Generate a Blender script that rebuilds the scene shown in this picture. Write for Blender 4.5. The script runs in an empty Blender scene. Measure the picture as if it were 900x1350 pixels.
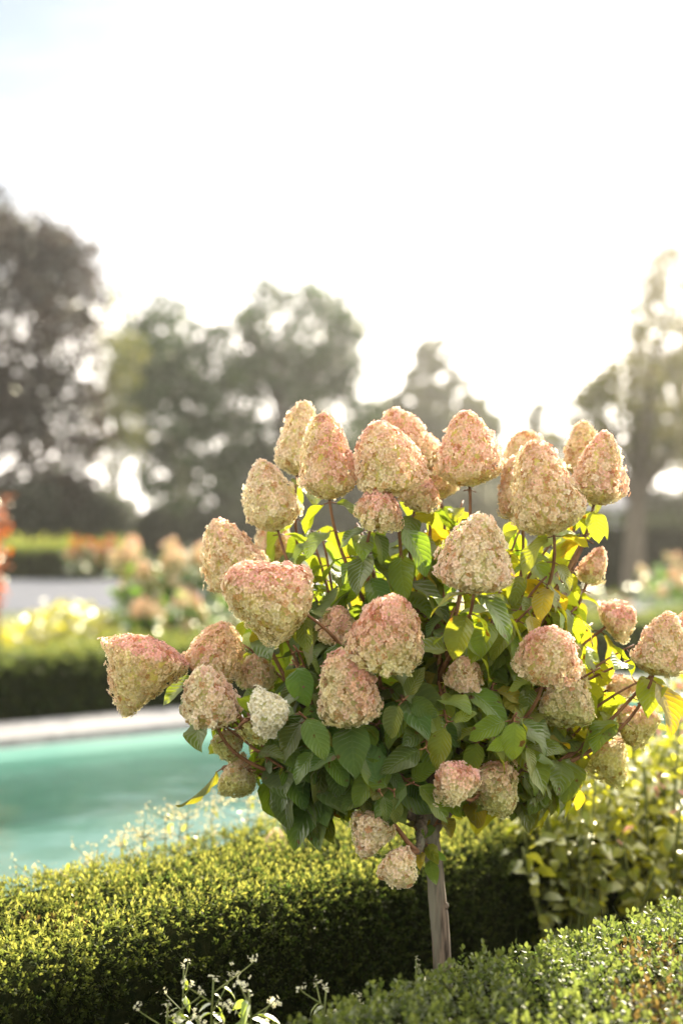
import bpy, math
import numpy as np
from mathutils import Vector

R = np.random.RandomState(11)
F = 1928.0            # focal length in pixels of the 900 x 1350 photograph
EYE = 1.4
HZ = 690.0
FOCUS = 2.74
SUN_EL, SUN_AZ = 26.0, 25.0
UP = np.array([0, 0, 1.0])

scene = bpy.context.scene
col = scene.collection


def P(px, py, d):
    return np.array([(px - 450.0) / F * d, d, EYE + (HZ - py) / F * d])


def nrm(v):
    v = np.asarray(v, float)
    return v / np.maximum(np.linalg.norm(v, axis=-1, keepdims=True), 1e-9)


# ------------------------------------------------------------------ object helpers
def tag(o, label=None, cat=None, group=None, kind=None):
    if label: o['label'] = label
    if cat: o['category'] = cat
    if group: o['group'] = group
    if kind: o['kind'] = kind
    return o


def empty(name, loc, label, cat, group=None):
    o = bpy.data.objects.new(name, None)
    o.empty_display_size = 0.1
    col.objects.link(o)
    o.location = [float(a) for a in loc]
    return tag(o, label, cat, group)


class MB:
    """collects vertices, quads/tris, colours and uvs and links them as one mesh"""
    def __init__(s):
        s.V, s.Q, s.T, s.C, s.U, s.n = [], [], [], [], [], 0

    def add(s, V, Q=None, T=None, C=None, U=None):
        V = np.asarray(V, float).reshape(-1, 3)
        s.V.append(V)
        if Q is not None and len(Q): s.Q.append(np.asarray(Q, int).reshape(-1, 4) + s.n)
        if T is not None and len(T): s.T.append(np.asarray(T, int).reshape(-1, 3) + s.n)
        if C is None: C = np.ones((len(V), 3)) * 0.5
        C = np.asarray(C, float)
        if C.ndim == 1: C = np.tile(C, (len(V), 1))
        s.C.append(C)
        s.U.append(np.zeros((len(V), 2)) if U is None else np.asarray(U, float))
        s.n += len(V)

    def build(s, name, mat, parent=None, smooth=True):
        V = np.concatenate(s.V)
        base = np.array(parent_world(parent)) if parent else np.zeros(3)
        V = V - base
        Q = np.concatenate(s.Q) if s.Q else np.zeros((0, 4), int)
        T = np.concatenate(s.T) if s.T else np.zeros((0, 3), int)
        me = bpy.data.meshes.new(name)
        me.vertices.add(len(V)); me.vertices.foreach_set('co', V.astype(np.float32).ravel())
        nl = Q.size + T.size
        me.loops.add(nl)
        li = np.concatenate([Q.ravel(), T.ravel()]).astype(np.int32)
        me.loops.foreach_set('vertex_index', li)
        nf = len(Q) + len(T)
        me.polygons.add(nf)
        st = np.concatenate([np.arange(len(Q)) * 4, Q.size + np.arange(len(T)) * 3]).astype(np.int32)
        me.polygons.foreach_set('loop_start', st)
        try:
            me.polygons.foreach_set('loop_total', np.concatenate([np.full(len(Q), 4), np.full(len(T), 3)]).astype(np.int32))
        except Exception:
            pass
        me.polygons.foreach_set('use_smooth', np.full(nf, smooth, dtype=bool))
        me.update(calc_edges=True)
        C = np.concatenate(s.C)
        at = me.color_attributes.new('Col', 'FLOAT_COLOR', 'POINT')
        at.data.foreach_set('color', np.hstack([C, np.ones((len(C), 1))]).astype(np.float32).ravel())
        uv = me.uv_layers.new(name='UVMap')
        U = np.concatenate(s.U)
        uv.data.foreach_set('uv', U[li].astype(np.float32).ravel())
        me.materials.append(mat)
        me.validate()
        o = bpy.data.objects.new(name, me)
        col.objects.link(o)
        if parent:
            o.parent = parent
        return o


def parent_world(p):
    v = np.zeros(3)
    while p is not None:
        v = v + np.array(p.location)
        p = p.parent
    return v


def tube(mb, pts, rad, n=8, C=(.3, .2, .12), wob=0.0):
    pts = np.asarray(pts, float); m = len(pts)
    rad = np.broadcast_to(np.asarray(rad, float), (m,))
    tn = nrm(np.gradient(pts, axis=0))
    ref = np.array([0.3, 0.9, 0.1]) if abs(tn[0] @ UP) > .8 else UP
    a = np.linspace(0, 2 * math.pi, n, endpoint=False)
    V = []
    x = nrm(np.cross(ref, tn[0]))
    for i in range(m):
        x = nrm(x - (x @ tn[i]) * tn[i]); y = np.cross(tn[i], x)
        r = rad[i] * (1 + wob * np.sin(3 * a + 0.7 * i) * .5 + wob * R.normal(0, .5, n))
        V.append(pts[i] + np.outer(np.cos(a) * r, x) + np.outer(np.sin(a) * r, y))
    V = np.concatenate(V)
    i, j = np.meshgrid(np.arange(m - 1), np.arange(n), indexing='ij')
    j2 = (j + 1) % n
    Q = np.stack([i * n + j, i * n + j2, (i + 1) * n + j2, (i + 1) * n + j], -1).reshape(-1, 4)
    U = np.stack([np.tile(a / 6.283, m), np.repeat(np.arange(m) / max(m - 1, 1), n)], -1)
    k = len(V)
    V = np.vstack([V, pts[0], pts[-1]])
    U = np.vstack([U, [0, 0], [0, 1]])
    T = [[k, (q + 1) % n, q] for q in range(n)] + [[k + 1, (m - 1) * n + q, (m - 1) * n + (q + 1) % n] for q in range(n)]
    mb.add(V, Q, T, C, U)


def box(mb, c, s, rot=0.0, C=(.5, .5, .5)):
    c = np.asarray(c, float); s = np.asarray(s, float) / 2
    v = np.array([[x, y, z] for z in (-1, 1) for x, y in ((-1, -1), (1, -1), (1, 1), (-1, 1))], float) * s
    ca, sa = math.cos(rot), math.sin(rot)
    v = np.stack([v[:, 0] * ca - v[:, 1] * sa, v[:, 0] * sa + v[:, 1] * ca, v[:, 2]], -1) + c
    Q = [[0, 3, 2, 1], [4, 5, 6, 7], [0, 1, 5, 4], [1, 2, 6, 5], [2, 3, 7, 6], [3, 0, 4, 7]]
    mb.add(v, Q, C=C)


def bez(p0, p1, p2, p3, n=14):
    t = np.linspace(0, 1, n)[:, None]
    return (1 - t) ** 3 * p0 + 3 * (1 - t) ** 2 * t * p1 + 3 * (1 - t) * t * t * p2 + t ** 3 * p3


def snoise(p, s=1.0, seed=0):
    r = np.random.RandomState(seed)
    v = 0
    for k in range(6):
        d = nrm(r.normal(size=3)); f = s * (0.7 + 1.1 * r.rand())
        v = v + np.sin(p @ d * f + r.rand() * 6.28)
    return v / 6 * 1.6


# ------------------------------------------------------------------ materials
def newmat(name):
    m = bpy.data.materials.new(name); m.use_nodes = True
    nt = m.node_tree; nt.nodes.clear()
    out = nt.nodes.new('ShaderNodeOutputMaterial')
    return m, nt, out


def leafmat(name, trans=0.45, gloss=0.12, rough=0.38, boost=(1.5, 1.7, .6), veins=False, noise=0.0, nscale=60):
    m, nt, out = newmat(name)
    N = nt.nodes.new; L = nt.links.new
    at = N('ShaderNodeAttribute'); at.attribute_name = 'Col'
    c = at.outputs['Color']
    if noise:
        tx = N('ShaderNodeTexCoord'); no = N('ShaderNodeTexNoise'); no.inputs['Scale'].default_value = nscale
        no.inputs['Detail'].default_value = 3
        L(tx.outputs['Object'], no.inputs['Vector'])
        mr = N('ShaderNodeMapRange'); mr.inputs['From Min'].default_value = .3; mr.inputs['From Max'].default_value = .7
        mr.inputs['To Min'].default_value = 1 - noise; mr.inputs['To Max'].default_value = 1 + noise
        L(no.outputs['Fac'], mr.inputs['Value'])
        vm = N('ShaderNodeVectorMath'); vm.operation = 'SCALE'
        L(c, vm.inputs[0]); L(mr.outputs[0], vm.inputs['Scale']); c = vm.outputs[0]
    nor = None
    if veins:
        uv = N('ShaderNodeUVMap'); sp = N('ShaderNodeSeparateXYZ'); L(uv.outputs[0], sp.inputs[0])
        def M(op, a, b=None, c3=None):
            n = N('ShaderNodeMath'); n.operation = op
            for i, v in enumerate((a, b, c3)):
                if v is None: continue
                if isinstance(v, (int, float)): n.inputs[i].default_value = v
                else: L(v, n.inputs[i])
            return n.outputs[0]
        v = M('ABSOLUTE', M('SUBTRACT', sp.outputs['Y'], .5))
        v = M('MULTIPLY', v, 2.0)
        ph = M('SUBTRACT', sp.outputs['X'], M('MULTIPLY', M('POWER', v, 1.25), .26))
        s = M('ABSOLUTE', M('SINE', M('MULTIPLY', ph, 3.14159 * 9)))
        rib = M('POWER', s, .45)               # valley at each side vein
        mid = M('MINIMUM', M('MULTIPLY', v, 9.0), 1.0)
        h = M('MULTIPLY', rib, M('ADD', .3, M('MULTIPLY', mid, .7)))
        bp = N('ShaderNodeBump'); bp.inputs['Strength'].default_value = .6; bp.inputs['Distance'].default_value = .0014
        L(h, bp.inputs['Height']); nor = bp.outputs[0]
        mx = N('ShaderNodeMix'); mx.data_type = 'RGBA'
        f = M('MULTIPLY', M('SUBTRACT', 1.0, h), .2)
        L(f, mx.inputs['Factor']); L(c, mx.inputs[6]); mx.inputs[7].default_value = (.12, .19, .06, 1)
        c = mx.outputs[2]
    if veins:
        t2 = N('ShaderNodeTexCoord'); n2 = N('ShaderNodeTexNoise'); n2.inputs['Scale'].default_value = 38; n2.inputs['Detail'].default_value = 4
        L(t2.outputs['Object'], n2.inputs['Vector'])
        r2_ = N('ShaderNodeMapRange'); r2_.inputs['From Min'].default_value = .66; r2_.inputs['From Max'].default_value = .70; L(n2.outputs['Fac'], r2_.inputs['Value'])
        m4 = N('ShaderNodeMix'); m4.data_type = 'RGBA'; L(r2_.outputs[0], m4.inputs['Factor']); L(c, m4.inputs[6]); m4.inputs[7].default_value = (.07, .045, .015, 1); c = m4.outputs[2]
    df = N('ShaderNodeBsdfDiffuse'); L(c, df.inputs['Color'])
    tr = N('ShaderNodeBsdfTranslucent')
    vm = N('ShaderNodeVectorMath'); vm.operation = 'MULTIPLY'; vm.inputs[1].default_value = boost
    L(c, vm.inputs[0]); L(vm.outputs[0], tr.inputs['Color'])
    ms = N('ShaderNodeMixShader'); ms.inputs[0].default_value = trans
    L(df.outputs[0], ms.inputs[1]); L(tr.outputs[0], ms.inputs[2])
    gl = N('ShaderNodeBsdfGlossy'); gl.inputs['Roughness'].default_value = rough; gl.inputs['Color'].default_value = (.95, .95, .8, 1)
    fr = N('ShaderNodeFresnel'); fr.inputs['IOR'].default_value = 1.4
    mu = N('ShaderNodeMath'); mu.operation = 'MULTIPLY'; mu.inputs[1].default_value = gloss * 8
    L(fr.outputs[0], mu.inputs[0])
    mn = N('ShaderNodeMath'); mn.operation = 'MINIMUM'; mn.inputs[1].default_value = .5; L(mu.outputs[0], mn.inputs[0])
    m2 = N('ShaderNodeMixShader'); L(mn.outputs[0], m2.inputs[0]); L(ms.outputs[0], m2.inputs[1]); L(gl.outputs[0], m2.inputs[2])
    if nor:
        for n in (df, tr, gl, fr): L(nor, n.inputs['Normal'])
    L(m2.outputs[0], out.inputs['Surface'])
    return m


def noisemat(name, c1, c2, scale, rough=.9, bump=.3, bdist=.01, detail=6, c3=None, s2=None, stretch=None, spec=.3):
    m, nt, out = newmat(name)
    N = nt.nodes.new; L = nt.links.new
    tx = N('ShaderNodeTexCoord'); no = N('ShaderNodeTexNoise')
    src = tx.outputs['Object']
    if stretch:
        mp = N('ShaderNodeMapping'); mp.inputs['Scale'].default_value = stretch; L(src, mp.inputs['Vector']); src = mp.outputs[0]
    no.inputs['Scale'].default_value = scale; no.inputs['Detail'].default_value = detail
    L(src, no.inputs['Vector'])
    cr = N('ShaderNodeValToRGB')
    cr.color_ramp.elements[0].color = (*c1, 1); cr.color_ramp.elements[1].color = (*c2, 1)
    cr.color_ramp.elements[0].position = .35; cr.color_ramp.elements[1].position = .65
    L(no.outputs['Fac'], cr.inputs[0]); c = cr.outputs[0]
    if c3:
        n2 = N('ShaderNodeTexNoise'); n2.inputs['Scale'].default_value = s2; n2.inputs['Detail'].default_value = 3
        L(src, n2.inputs['Vector'])
        r2 = N('ShaderNodeMapRange'); r2.inputs['From Min'].default_value = .45; r2.inputs['From Max'].default_value = .65
        L(n2.outputs['Fac'], r2.inputs['Value'])
        mx = N('ShaderNodeMix'); mx.data_type = 'RGBA'
        L(r2.outputs[0], mx.inputs['Factor']); L(c, mx.inputs[6]); mx.inputs[7].default_value = (*c3, 1); c = mx.outputs[2]
    b = N('ShaderNodeBsdfPrincipled'); b.inputs['Roughness'].default_value = rough
    b.inputs['Specular IOR Level'].default_value = spec
    L(c, b.inputs['Base Color'])
    bp = N('ShaderNodeBump'); bp.inputs['Strength'].default_value = bump; bp.inputs['Distance'].default_value = bdist
    L(no.outputs['Fac'], bp.inputs['Height']); L(bp.outputs[0], b.inputs['Normal'])
    L(b.outputs[0], out.inputs['Surface'])
    return m


M_petal = leafmat('petal', trans=.62, gloss=.006, rough=.6, boost=(1.12, 1.08, .98), noise=.12, nscale=250)
M_leaf = leafmat('hydrangea_leaf', trans=.5, gloss=.014, rough=.5, boost=(5.6, 4.0, .8), veins=True, noise=.15, nscale=25)
M_box = leafmat('box_leaf', trans=.55, gloss=.012, rough=.5, boost=(6.0, 5.0, 3.4))
M_shrub = leafmat('shrub_leaf', trans=.5, gloss=.05, rough=.45, boost=(3.6, 3.0, .7))
M_tree = leafmat('tree_leaf', trans=.35, gloss=.02, rough=.5, boost=(1.3, 1.2, .6))
M_flower = leafmat('small_petal', trans=.5, gloss=.03, rough=.6, boost=(1.15, 1.05, .9))
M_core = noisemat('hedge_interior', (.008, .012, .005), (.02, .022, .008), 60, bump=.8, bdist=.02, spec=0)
M_bark = noisemat('hydrangea_bark', (.035, .025, .018), (.2, .15, .105), 11, bump=.9, bdist=.006, stretch=(14, 14, 1.6), c3=(.15, .14, .10), s2=3)
M_stem = noisemat('reddish_stem', (.12, .05, .025), (.22, .11, .05), 40, rough=.6, bump=.2, bdist=.002)
M_gstem = noisemat('green_stem', (.09, .12, .03), (.16, .17, .05), 40, rough=.6, bump=.2, bdist=.002)
M_tbark = noisemat('tree_bark', (.06, .05, .035), (.15, .125, .09), 5, bump=.8, bdist=.03, stretch=(4, 4, .6))
M_mossbark = noisemat('mossy_bark', (.13, .15, .07), (.24, .25, .13), 5, bump=.8, bdist=.03, stretch=(4, 4, .6))
M_soil = noisemat('soil', (.03, .022, .015), (.07, .055, .038), 30, bump=.8, bdist=.02)
M_lawn = noisemat('lawn', (.04, .07, .018), (.085, .12, .03), 25, bump=.6, bdist=.02, c3=(.1, .11, .04), s2=.6)
M_gravel = noisemat('gravel', (.06, .067, .085), (.1, .108, .13), 70, bump=.5, bdist=.01, c3=(.08, .087, .105), s2=.8)
M_stone = noisemat('coping_stone', (.2, .195, .19), (.3, .29, .28), 12, bump=.2, bdist=.004, c3=(.15, .155, .17), s2=1.1)
M_render = noisemat('grey_render', (.3, .31, .36), (.36, .37, .42), 8, bump=.2, bdist=.01)
M_roof = noisemat('slate', (.16, .16, .18), (.24, .24, .26), 6, bump=.4, bdist=.02)


# ------------------------------------------------------------------ leaves
def leaf_template(nu=8, nv=4, wide=.5, tipp=1.0):
    u = np.linspace(0, 1, nu + 1); v = np.linspace(-1, 1, nv + 1)
    w = (u + .001) ** .6 * (1 - u) ** (.85 * tipp); w = w / w.max() * wide
    w[-1] = 0.002; w[0] = .012
    uu, vv = np.meshgrid(u, v, indexing='ij')
    ww = np.repeat(w[:, None], nv + 1, 1)
    i, j = np.meshgrid(np.arange(nu), np.arange(nv), indexing='ij')
    k = nv + 1
    Q = np.stack([i * k + j, (i + 1) * k + j, (i + 1) * k + j + 1, i * k + j + 1], -1).reshape(-1, 4)
    return uu.ravel(), vv.ravel(), ww.ravel(), Q


def add_leaves(mb, pos, dirs, normals, length, width, colr, fold=.35, bend=.6, tmpl=None, wave=.05):
    """pos/dirs/normals (n,3); length,width (n,); colr (n,3). Curved, folded, wavy blades."""
    uu, vv, ww, Q = tmpl
    n = len(pos); m = len(uu)
    d = nrm(dirs); nn = nrm(normals - (normals * d).sum(-1, keepdims=True) * d); s = np.cross(d, nn)
    bend = np.broadcast_to(bend, (n,))[:, None] * (0.6 + .8 * R.rand(n, 1))
    fold = np.broadcast_to(fold, (n,))[:, None] * (0.5 + 1.0 * R.rand(n, 1))
    L = np.asarray(length)[:, None]; W = np.asarray(width)[:, None]
    th = bend * uu[None]                      # curvature angle
    bsafe = np.where(np.abs(bend) < 1e-3, 1e-3, bend)
    x = L * np.sin(th) / bsafe
    z = -L * (1 - np.cos(th)) / bsafe
    yy = W * (vv * ww)[None]
    ph = R.rand(n, 1) * 6.28
    z = z + np.abs(yy) * fold + wave * W * np.sin(uu[None] * 11 + ph + vv[None] * 2.0) * np.abs(vv[None]) * .6
    tw = R.normal(0, .35, (n, 1)) * uu[None]
    y2 = yy * np.cos(tw); z = z + yy * np.sin(tw)
    V = pos[:, None] + x[..., None] * d[:, None] + y2[..., None] * s[:, None] + z[..., None] * nn[:, None]
    QQ = (Q[None] + (np.arange(n) * m)[:, None, None]).reshape(-1, 4)
    C = np.repeat(colr, m, 0)
    U = np.tile(np.stack([uu, vv * .5 + .5], -1), (n, 1))
    mb.add(V.reshape(-1, 3), QQ, None, C, U)


def add_quads(mb, pos, size, colr, asp=.6, nbias=None):
    """simple folded leaves: 4 verts as two tris"""
    n = len(pos)
    d = nrm(R.normal(size=(n, 3))); a = nrm(R.normal(size=(n, 3)) + (0 if nbias is None else nbias))
    s = nrm(np.cross(d, a)); nn = np.cross(s, d)
    size = np.broadcast_to(size, (n,))[:, None]
    f = .2 * size
    V = np.stack([pos - d * size * .5, pos + s * size * asp * .5 + nn * f, pos + d * size * .5, pos - s * size * asp * .5 + nn * f], 1)
    k = np.arange(n)[:, None] * 4
    T = np.concatenate([k + [0, 1, 2], k + [0, 2, 3]])
    mb.add(V.reshape(-1, 3), None, T, np.repeat(colr, 4, 0))


BIG = leaf_template(9, 6, .5)
MED = leaf_template(5, 2, .5)
SML = leaf_template(3, 2, .5, .8)


# ------------------------------------------------------------------ florets and panicles
def floret_template():
    V = []; Q = []; K = []
    for k in range(4):
        a = k * math.pi / 2
        pet = np.array([[.05, 0, 0], [.5, .44, .10], [.9, .30, .06], [1.02, 0, -.06], [.9, -.30, .06], [.5, -.44, .10]])
        c, s = math.cos(a), math.sin(a)
        o = len(V)
        for p in pet: V.append([p[0] * c - p[1] * s, p[0] * s + p[1] * c, p[2]])
        K += [0, .7, 1, 1, 1, .7]
        Q += [[o, o + 5, o + 4, o + 3], [o, o + 3, o + 2, o + 1]]
    return np.array(V), np.array(Q), np.array(K)


FV, FQ, FK = floret_template()


def add_florets(mb, pos, nor, size, colr, ccol, jit=.3):
    n = len(pos); m = len(FV)
    nn = nrm(nor + R.normal(0, jit, (n, 3)))
    x = nrm(np.cross(R.normal(size=(n, 3)), nn)); y = np.cross(nn, x)
    s = np.broadcast_to(size, (n,))[:, None, None]
    jv = FV[None] * s + R.normal(0, 1, (n, m, 3)) * s * .06
    cup = (FK[None] * R.normal(.05, .2, (n, 1)))[..., None] * s
    V = pos[:, None] + jv[..., :1] * x[:, None] + jv[..., 1:2] * y[:, None] + (jv[..., 2:] + cup) * nn[:, None]
    QQ = (FQ[None] + (np.arange(n) * m)[:, None, None]).reshape(-1, 4)
    f = FK[None, :, None]
    C = colr[:, None] * f + ccol[:, None] * (1 - f)
    C = C * R.uniform(.9, 1.08, (n, m, 1))
    mb.add(V.reshape(-1, 3), QQ, None, np.clip(C, 0, .95).reshape(-1, 3))


PINK = np.array([.95, .58, .60]); CREAM = np.array([.96, .88, .76]); LIME = np.array([.76, .80, .40])
WHITE = np.array([.86, .86, .80]); TAN = np.array([.88, .68, .48]); ROSE = np.array([.62, .27, .30])
TYPES = {  # pink amount, tan amount, lime amount, white
    'pink': (.85, .15, .30, 0), 'cream': (.3, .08, .18, .15), 'blush': (.6, .15, .2, 0), 'tan': (.5, .6, .15, 0),
    'lime': (.12, .08, .75, 0), 'white': (.0, .02, .08, .95), 'rose': (1.1, .15, .25, 0), 'green': (.4, .12, .6, 0), 'peach': (.75, .4, .1, 0)}


def head(mb, center, axis, w, h, typ, seed, fsize=.0088, layers=((1, 1), (.9, .8)), cone=None, spacing=.0094):
    r_ = np.random.RandomState(seed)
    a = nrm(axis); x = nrm(np.cross(a, [.3, .8, .2])); y = np.cross(a, x)
    base = center - a * h * .5
    c0 = r_.uniform(.2, .95)
    cone = c0 if cone is None else cone

    def prof(t):
        return np.clip(t / .2, 0, 1) ** .5 * (np.clip(1 - t ** 2.4, 0, 1) ** .5) * (1 - cone * .5 * t) * (1.07 + .12 * cone)
    tt = np.linspace(0.001, 1, 200); rr = prof(tt) * w / 2
    ds = np.sqrt(np.gradient(rr) ** 2 + (h / 199) ** 2) * rr
    cum = np.cumsum(ds); area = cum[-1] * 2 * math.pi; cum /= cum[-1]
    pk, tn_, lm, wh = TYPES[typ]
    lump = r_.rand() * 100
    flat = r_.uniform(.88, 1.05)
    for scl, dens in layers:
        n = int(area / spacing ** 2 * dens)
        q = (np.arange(n) + .5) / n + r_.uniform(-.4, .4, n) / n
        t = np.interp(q, cum, tt)
        ang = np.arange(n) * 2.39996 + r_.normal(0, .12, n)
        r0 = prof(t) * w / 2
        c, s = np.cos(ang)[:, None], np.sin(ang)[:, None]
        rad = c * x + s * y * flat
        sp = (np.stack([np.cos(ang), np.sin(ang), t * 2], -1))
        bump = 1 + .15 * snoise(sp + lump, 2.6, seed) + .09 * snoise(sp, 7, seed + 5) + r_.normal(0, .04, n) + .12 * (r_.rand(n) < .04)
        pos = base + a * (t * h)[:, None] + rad * (r0 * bump * scl)[:, None]
        e = .02
        dr = (prof(np.clip(t + e, 0, 1)) - prof(np.clip(t - e, 0, 1))) * w / 2 / (2 * e * h)
        nor = nrm(rad - a * np.clip(dr, -2.5, 2.5)[:, None])
        if scl < .95: pos = pos - nor * .002
        up = nor[:, 2]
        patch = snoise(sp + 3.3 + lump, 2.2, seed + 9)
        pf = np.clip(pk * (.5 + .9 * up + .7 * patch) + r_.normal(0, .22, n), 0, 1)[:, None]
        tf = np.clip(tn_ * (.8 + .7 * snoise(sp + 9, 3, seed + 2)) + r_.normal(0, .12, n), 0, 1)[:, None]
        lf = np.clip(lm * (.9 - 1.3 * up - .6 * patch) + r_.normal(0, .13, n), 0, 1)[:, None]
        wf = np.clip(wh + r_.normal(0, .1, n), 0, 1)[:, None]
        C = CREAM * (1 - pf) + PINK * pf
        C = C * (1 - lf) + LIME * lf
        C = C * (1 - tf) + TAN * tf
        C = C * (1 - wf) + WHITE * wf
        C = np.clip(C * r_.uniform(.84, 1.06, (n, 1)), 0, .93)
        spots = (r_.rand(n) < .09 * (1 - wh))[:, None]
        C = np.where(spots, C * [.7, .52, .4], C)
        add_florets(mb, pos, nor, fsize * r_.uniform(.75, 1.15, n) * (1 if scl > .95 else .9), C * (1 if scl > .95 else .82),  # inner florets darkened to paint shade into the gaps
                    C * [.72, .62, .42] + np.array([.02, .04, 0]))
    # inner bulk of stalks and buds
    nt, na = 9, 12
    tq = np.linspace(.03, .97, nt); aq = np.linspace(0, 6.283, na, endpoint=False)
    V = np.array([base + a * (t * h) + (math.cos(g) * x + math.sin(g) * y * flat) * (prof(np.array(t)) * w / 2 * .74) for t in tq for g in aq])
    i, j = np.meshgrid(np.arange(nt - 1), np.arange(na), indexing='ij'); j2 = (j + 1) % na
    Q = np.stack([i * na + j, i * na + j2, (i + 1) * na + j2, (i + 1) * na + j], -1).reshape(-1, 4)
    mb.add(V, Q, None, LIME * .9)


# ------------------------------------------------------------------ THE HYDRANGEA STANDARD
# px, py, w px, h px, depth, tilt deg (0 up, + to the right), lean towards camera(-), kind
HEADS = [
    (396, 577, 64, 102, 3.05, 6, 0, 'cream'), (430, 600, 76, 118, 2.86, -4, -.15, 'blush'),
    (507, 604, 94, 104, 2.80, -14, -.25, 'blush'), (534, 584, 84, 100, 3.02, -24, 0, 'peach'),
    (574, 618, 56, 84, 3.06, -10, 0, 'peach'), (500, 670, 63, 52, 2.78, 25, -.5, 'pink'),
    (554, 650, 54, 48, 2.9, 20, -.3, 'pink'), (355, 652, 68, 98, 2.96, -14, 0, 'cream'),
    (359, 708, 54, 66, 3.12, 0, .1, 'peach'), (303, 731, 82, 104, 2.93, -24, 0, 'blush'),
    (350, 785, 106, 122, 2.68, -66, -.25, 'pink'), (445, 823, 58, 54, 2.84, 10, -.4, 'pink'),
    (512, 832, 98, 108, 2.64, 12, -.5, 'pink'), (616, 590, 90, 102, 2.90, -4, -.1, 'blush'),
    (693, 598, 66, 66, 3.14, 0, 0, 'tan'), (716, 642, 92, 130, 2.78, -14, -.15, 'blush'),
    (682, 645, 56, 90, 2.92, -8, 0, 'blush'), (768, 592, 58, 76, 3.06, 0, 0, 'tan'),
    (790, 616, 76, 100, 2.90, 8, -.1, 'blush'), (629, 728, 100, 108, 2.64, 4, -.2, 'cream'),
    (783, 745, 36, 56, 3.02, 25, .2, 'pink'), (181, 893, 112, 112, 2.76, 196, -.1, 'pink'),
    (286, 857, 76, 80, 2.88, 20, -.1, 'tan'), (275, 915, 80, 86, 2.70, -12, -.45, 'cream'),
    (338, 886, 52, 50, 2.92, 0, -.3, 'green'), (358, 938, 64, 50, 2.60, 74, -.4, 'white'),
    (338, 962, 42, 40, 2.68, 150, -.3, 'lime'), (302, 984, 46, 44, 2.84, 160, -.2, 'lime'),
    (316, 1028, 60, 48, 2.86, 120, -.2, 'lime'), (388, 1013, 34, 38, 3.08, 150, 0, 'lime'),
    (457, 905, 84, 110, 2.66, -8, -.35, 'rose'),
    (612, 887, 50, 50, 2.76, 5, -.5, 'blush'), (597, 1026, 60, 56, 2.66, -30, -.5, 'pink'),
    (652, 1042, 68, 76, 2.76, 150, -.2, 'green'), (487, 1101, 60, 62, 2.72, 200, -.2, 'cream'),
    (526, 1147, 56, 52, 2.70, 140, -.4, 'cream'), (722, 862, 84, 80, 2.70, 5, -.6, 'pink'),
    (751, 929, 80, 72, 2.84, 130, -.3, 'lime'), (872, 848, 72, 88, 2.84, 14, -.15, 'pink'),
    (816, 815, 58, 46, 3.02, 60, 0, 'rose'), (842, 953, 60, 58, 2.96, 70, -.2, 'green'),
    (802, 1008, 64, 64, 3.0, 150, -.2, 'lime'), (822, 905, 34, 48, 3.03, 80, 0, 'tan'),
    (788, 960, 46, 34, 3.2, 100, 0, 'tan'), (905, 830, 50, 60, 2.9, 40, 0, 'pink'),
]
base = P(583, 1270, 2.9); base[2] = 0.0
base[0] += .012
hyd = empty('hydrangea_tree', base, 'hydrangea trained on a single trunk, pink and cream cone flower heads, between two hedges', 'tree')
F0 = P(563, 1088, 2.9)

# trunk
tb = MB()
q = np.array([base, base + [-.004, 0, .2], P(582, 1255, 2.9), P(578, 1200, 2.9), P(572, 1145, 2.9), P(567, 1115, 2.9), F0 + [-.002, 0, .0]])
t = np.linspace(0, 1, len(q)); tt = np.linspace(0, 1, 26)
path = np.stack([np.interp(tt, t, q[:, k]) for k in range(3)], -1)
path[1:-1, 0] += .001 * np.sin(tt[1:-1] * 11)
rad = np.interp(tt, [0, .3, .7, .93, 1], [.024, .0185, .0172, .020, .024]) * (1 + .05 * np.sin(tt * 23) * np.sin(tt * 9))
tube(tb, path, rad, 18, wob=.05)
for (q_, sx_, sy_) in ((13, .9, -.5), (17, -.8, -.6), (20, .2, -1), (23, .9, -.3)):      # healed pruning scars
    n_ = nrm([sx_, sy_, .15]); c_ = path[q_] + n_ * rad[q_] * .75
    tube(tb, [c_, c_ + n_ * .006, c_ + n_ * .0085], [.0085, .0072, .0035], 9, wob=.08)
tb.build('trunk', M_bark, hyd)

# angular groups -> main limbs
hp = [P(a[0], a[1], a[4]) for a in HEADS]
ang = np.array([math.atan2(a[0] - 563, 1088 - a[1]) for a in HEADS])
edges = np.array([-3.2, -1.35, -.95, -.62, -.3, -.05, .2, .5, .9, 3.2])
grp = np.digitize(ang, edges) - 1
limbs = {}
brown = (.2, .12, .07)
for g in range(9):
    ids = [i for i in range(len(HEADS)) if grp[i] == g]
    if not ids: continue
    cen = np.mean([hp[i] for i in ids], 0)
    dv = cen - F0
    node = F0 + dv * (.42 if g not in (0, 8) else .3) + np.array([0, 0, -.02])
    node[1] = F0[1] + (cen[1] - F0[1]) * .3 + R.normal(0, .03)
    pth = bez(F0 + [0, 0, -.03], F0 + np.array([dv[0] * .12, 0, .08]), node - dv * .12 + [0, 0, .0], node, 14)
    pth[2:-1] += R.normal(0, .0022, (11, 3))
    lb = MB(); tube(lb, pth, np.linspace(.0145, .0075, 14), 10, wob=.06)
    lb.build('branch', M_bark, hyd)
    limbs[g] = (node, nrm(dv), pth)

leafP, leafD, leafN, leafL, leafC, stemmb = [], [], [], [], [], MB()
GREEN = np.array([.058, .1, .026])


def leafcolor(k, yellow=.06):
    c = GREEN * R.uniform(.7, 1.35, (k, 1)) * (1 + R.normal(0, .08, (k, 3)))
    y = R.rand(k) < yellow
    c[y] = np.array([.12, .13, .03]) * R.uniform(.6, 1.2, (y.sum(), 1))
    return np.clip(c, .005, 1)


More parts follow.
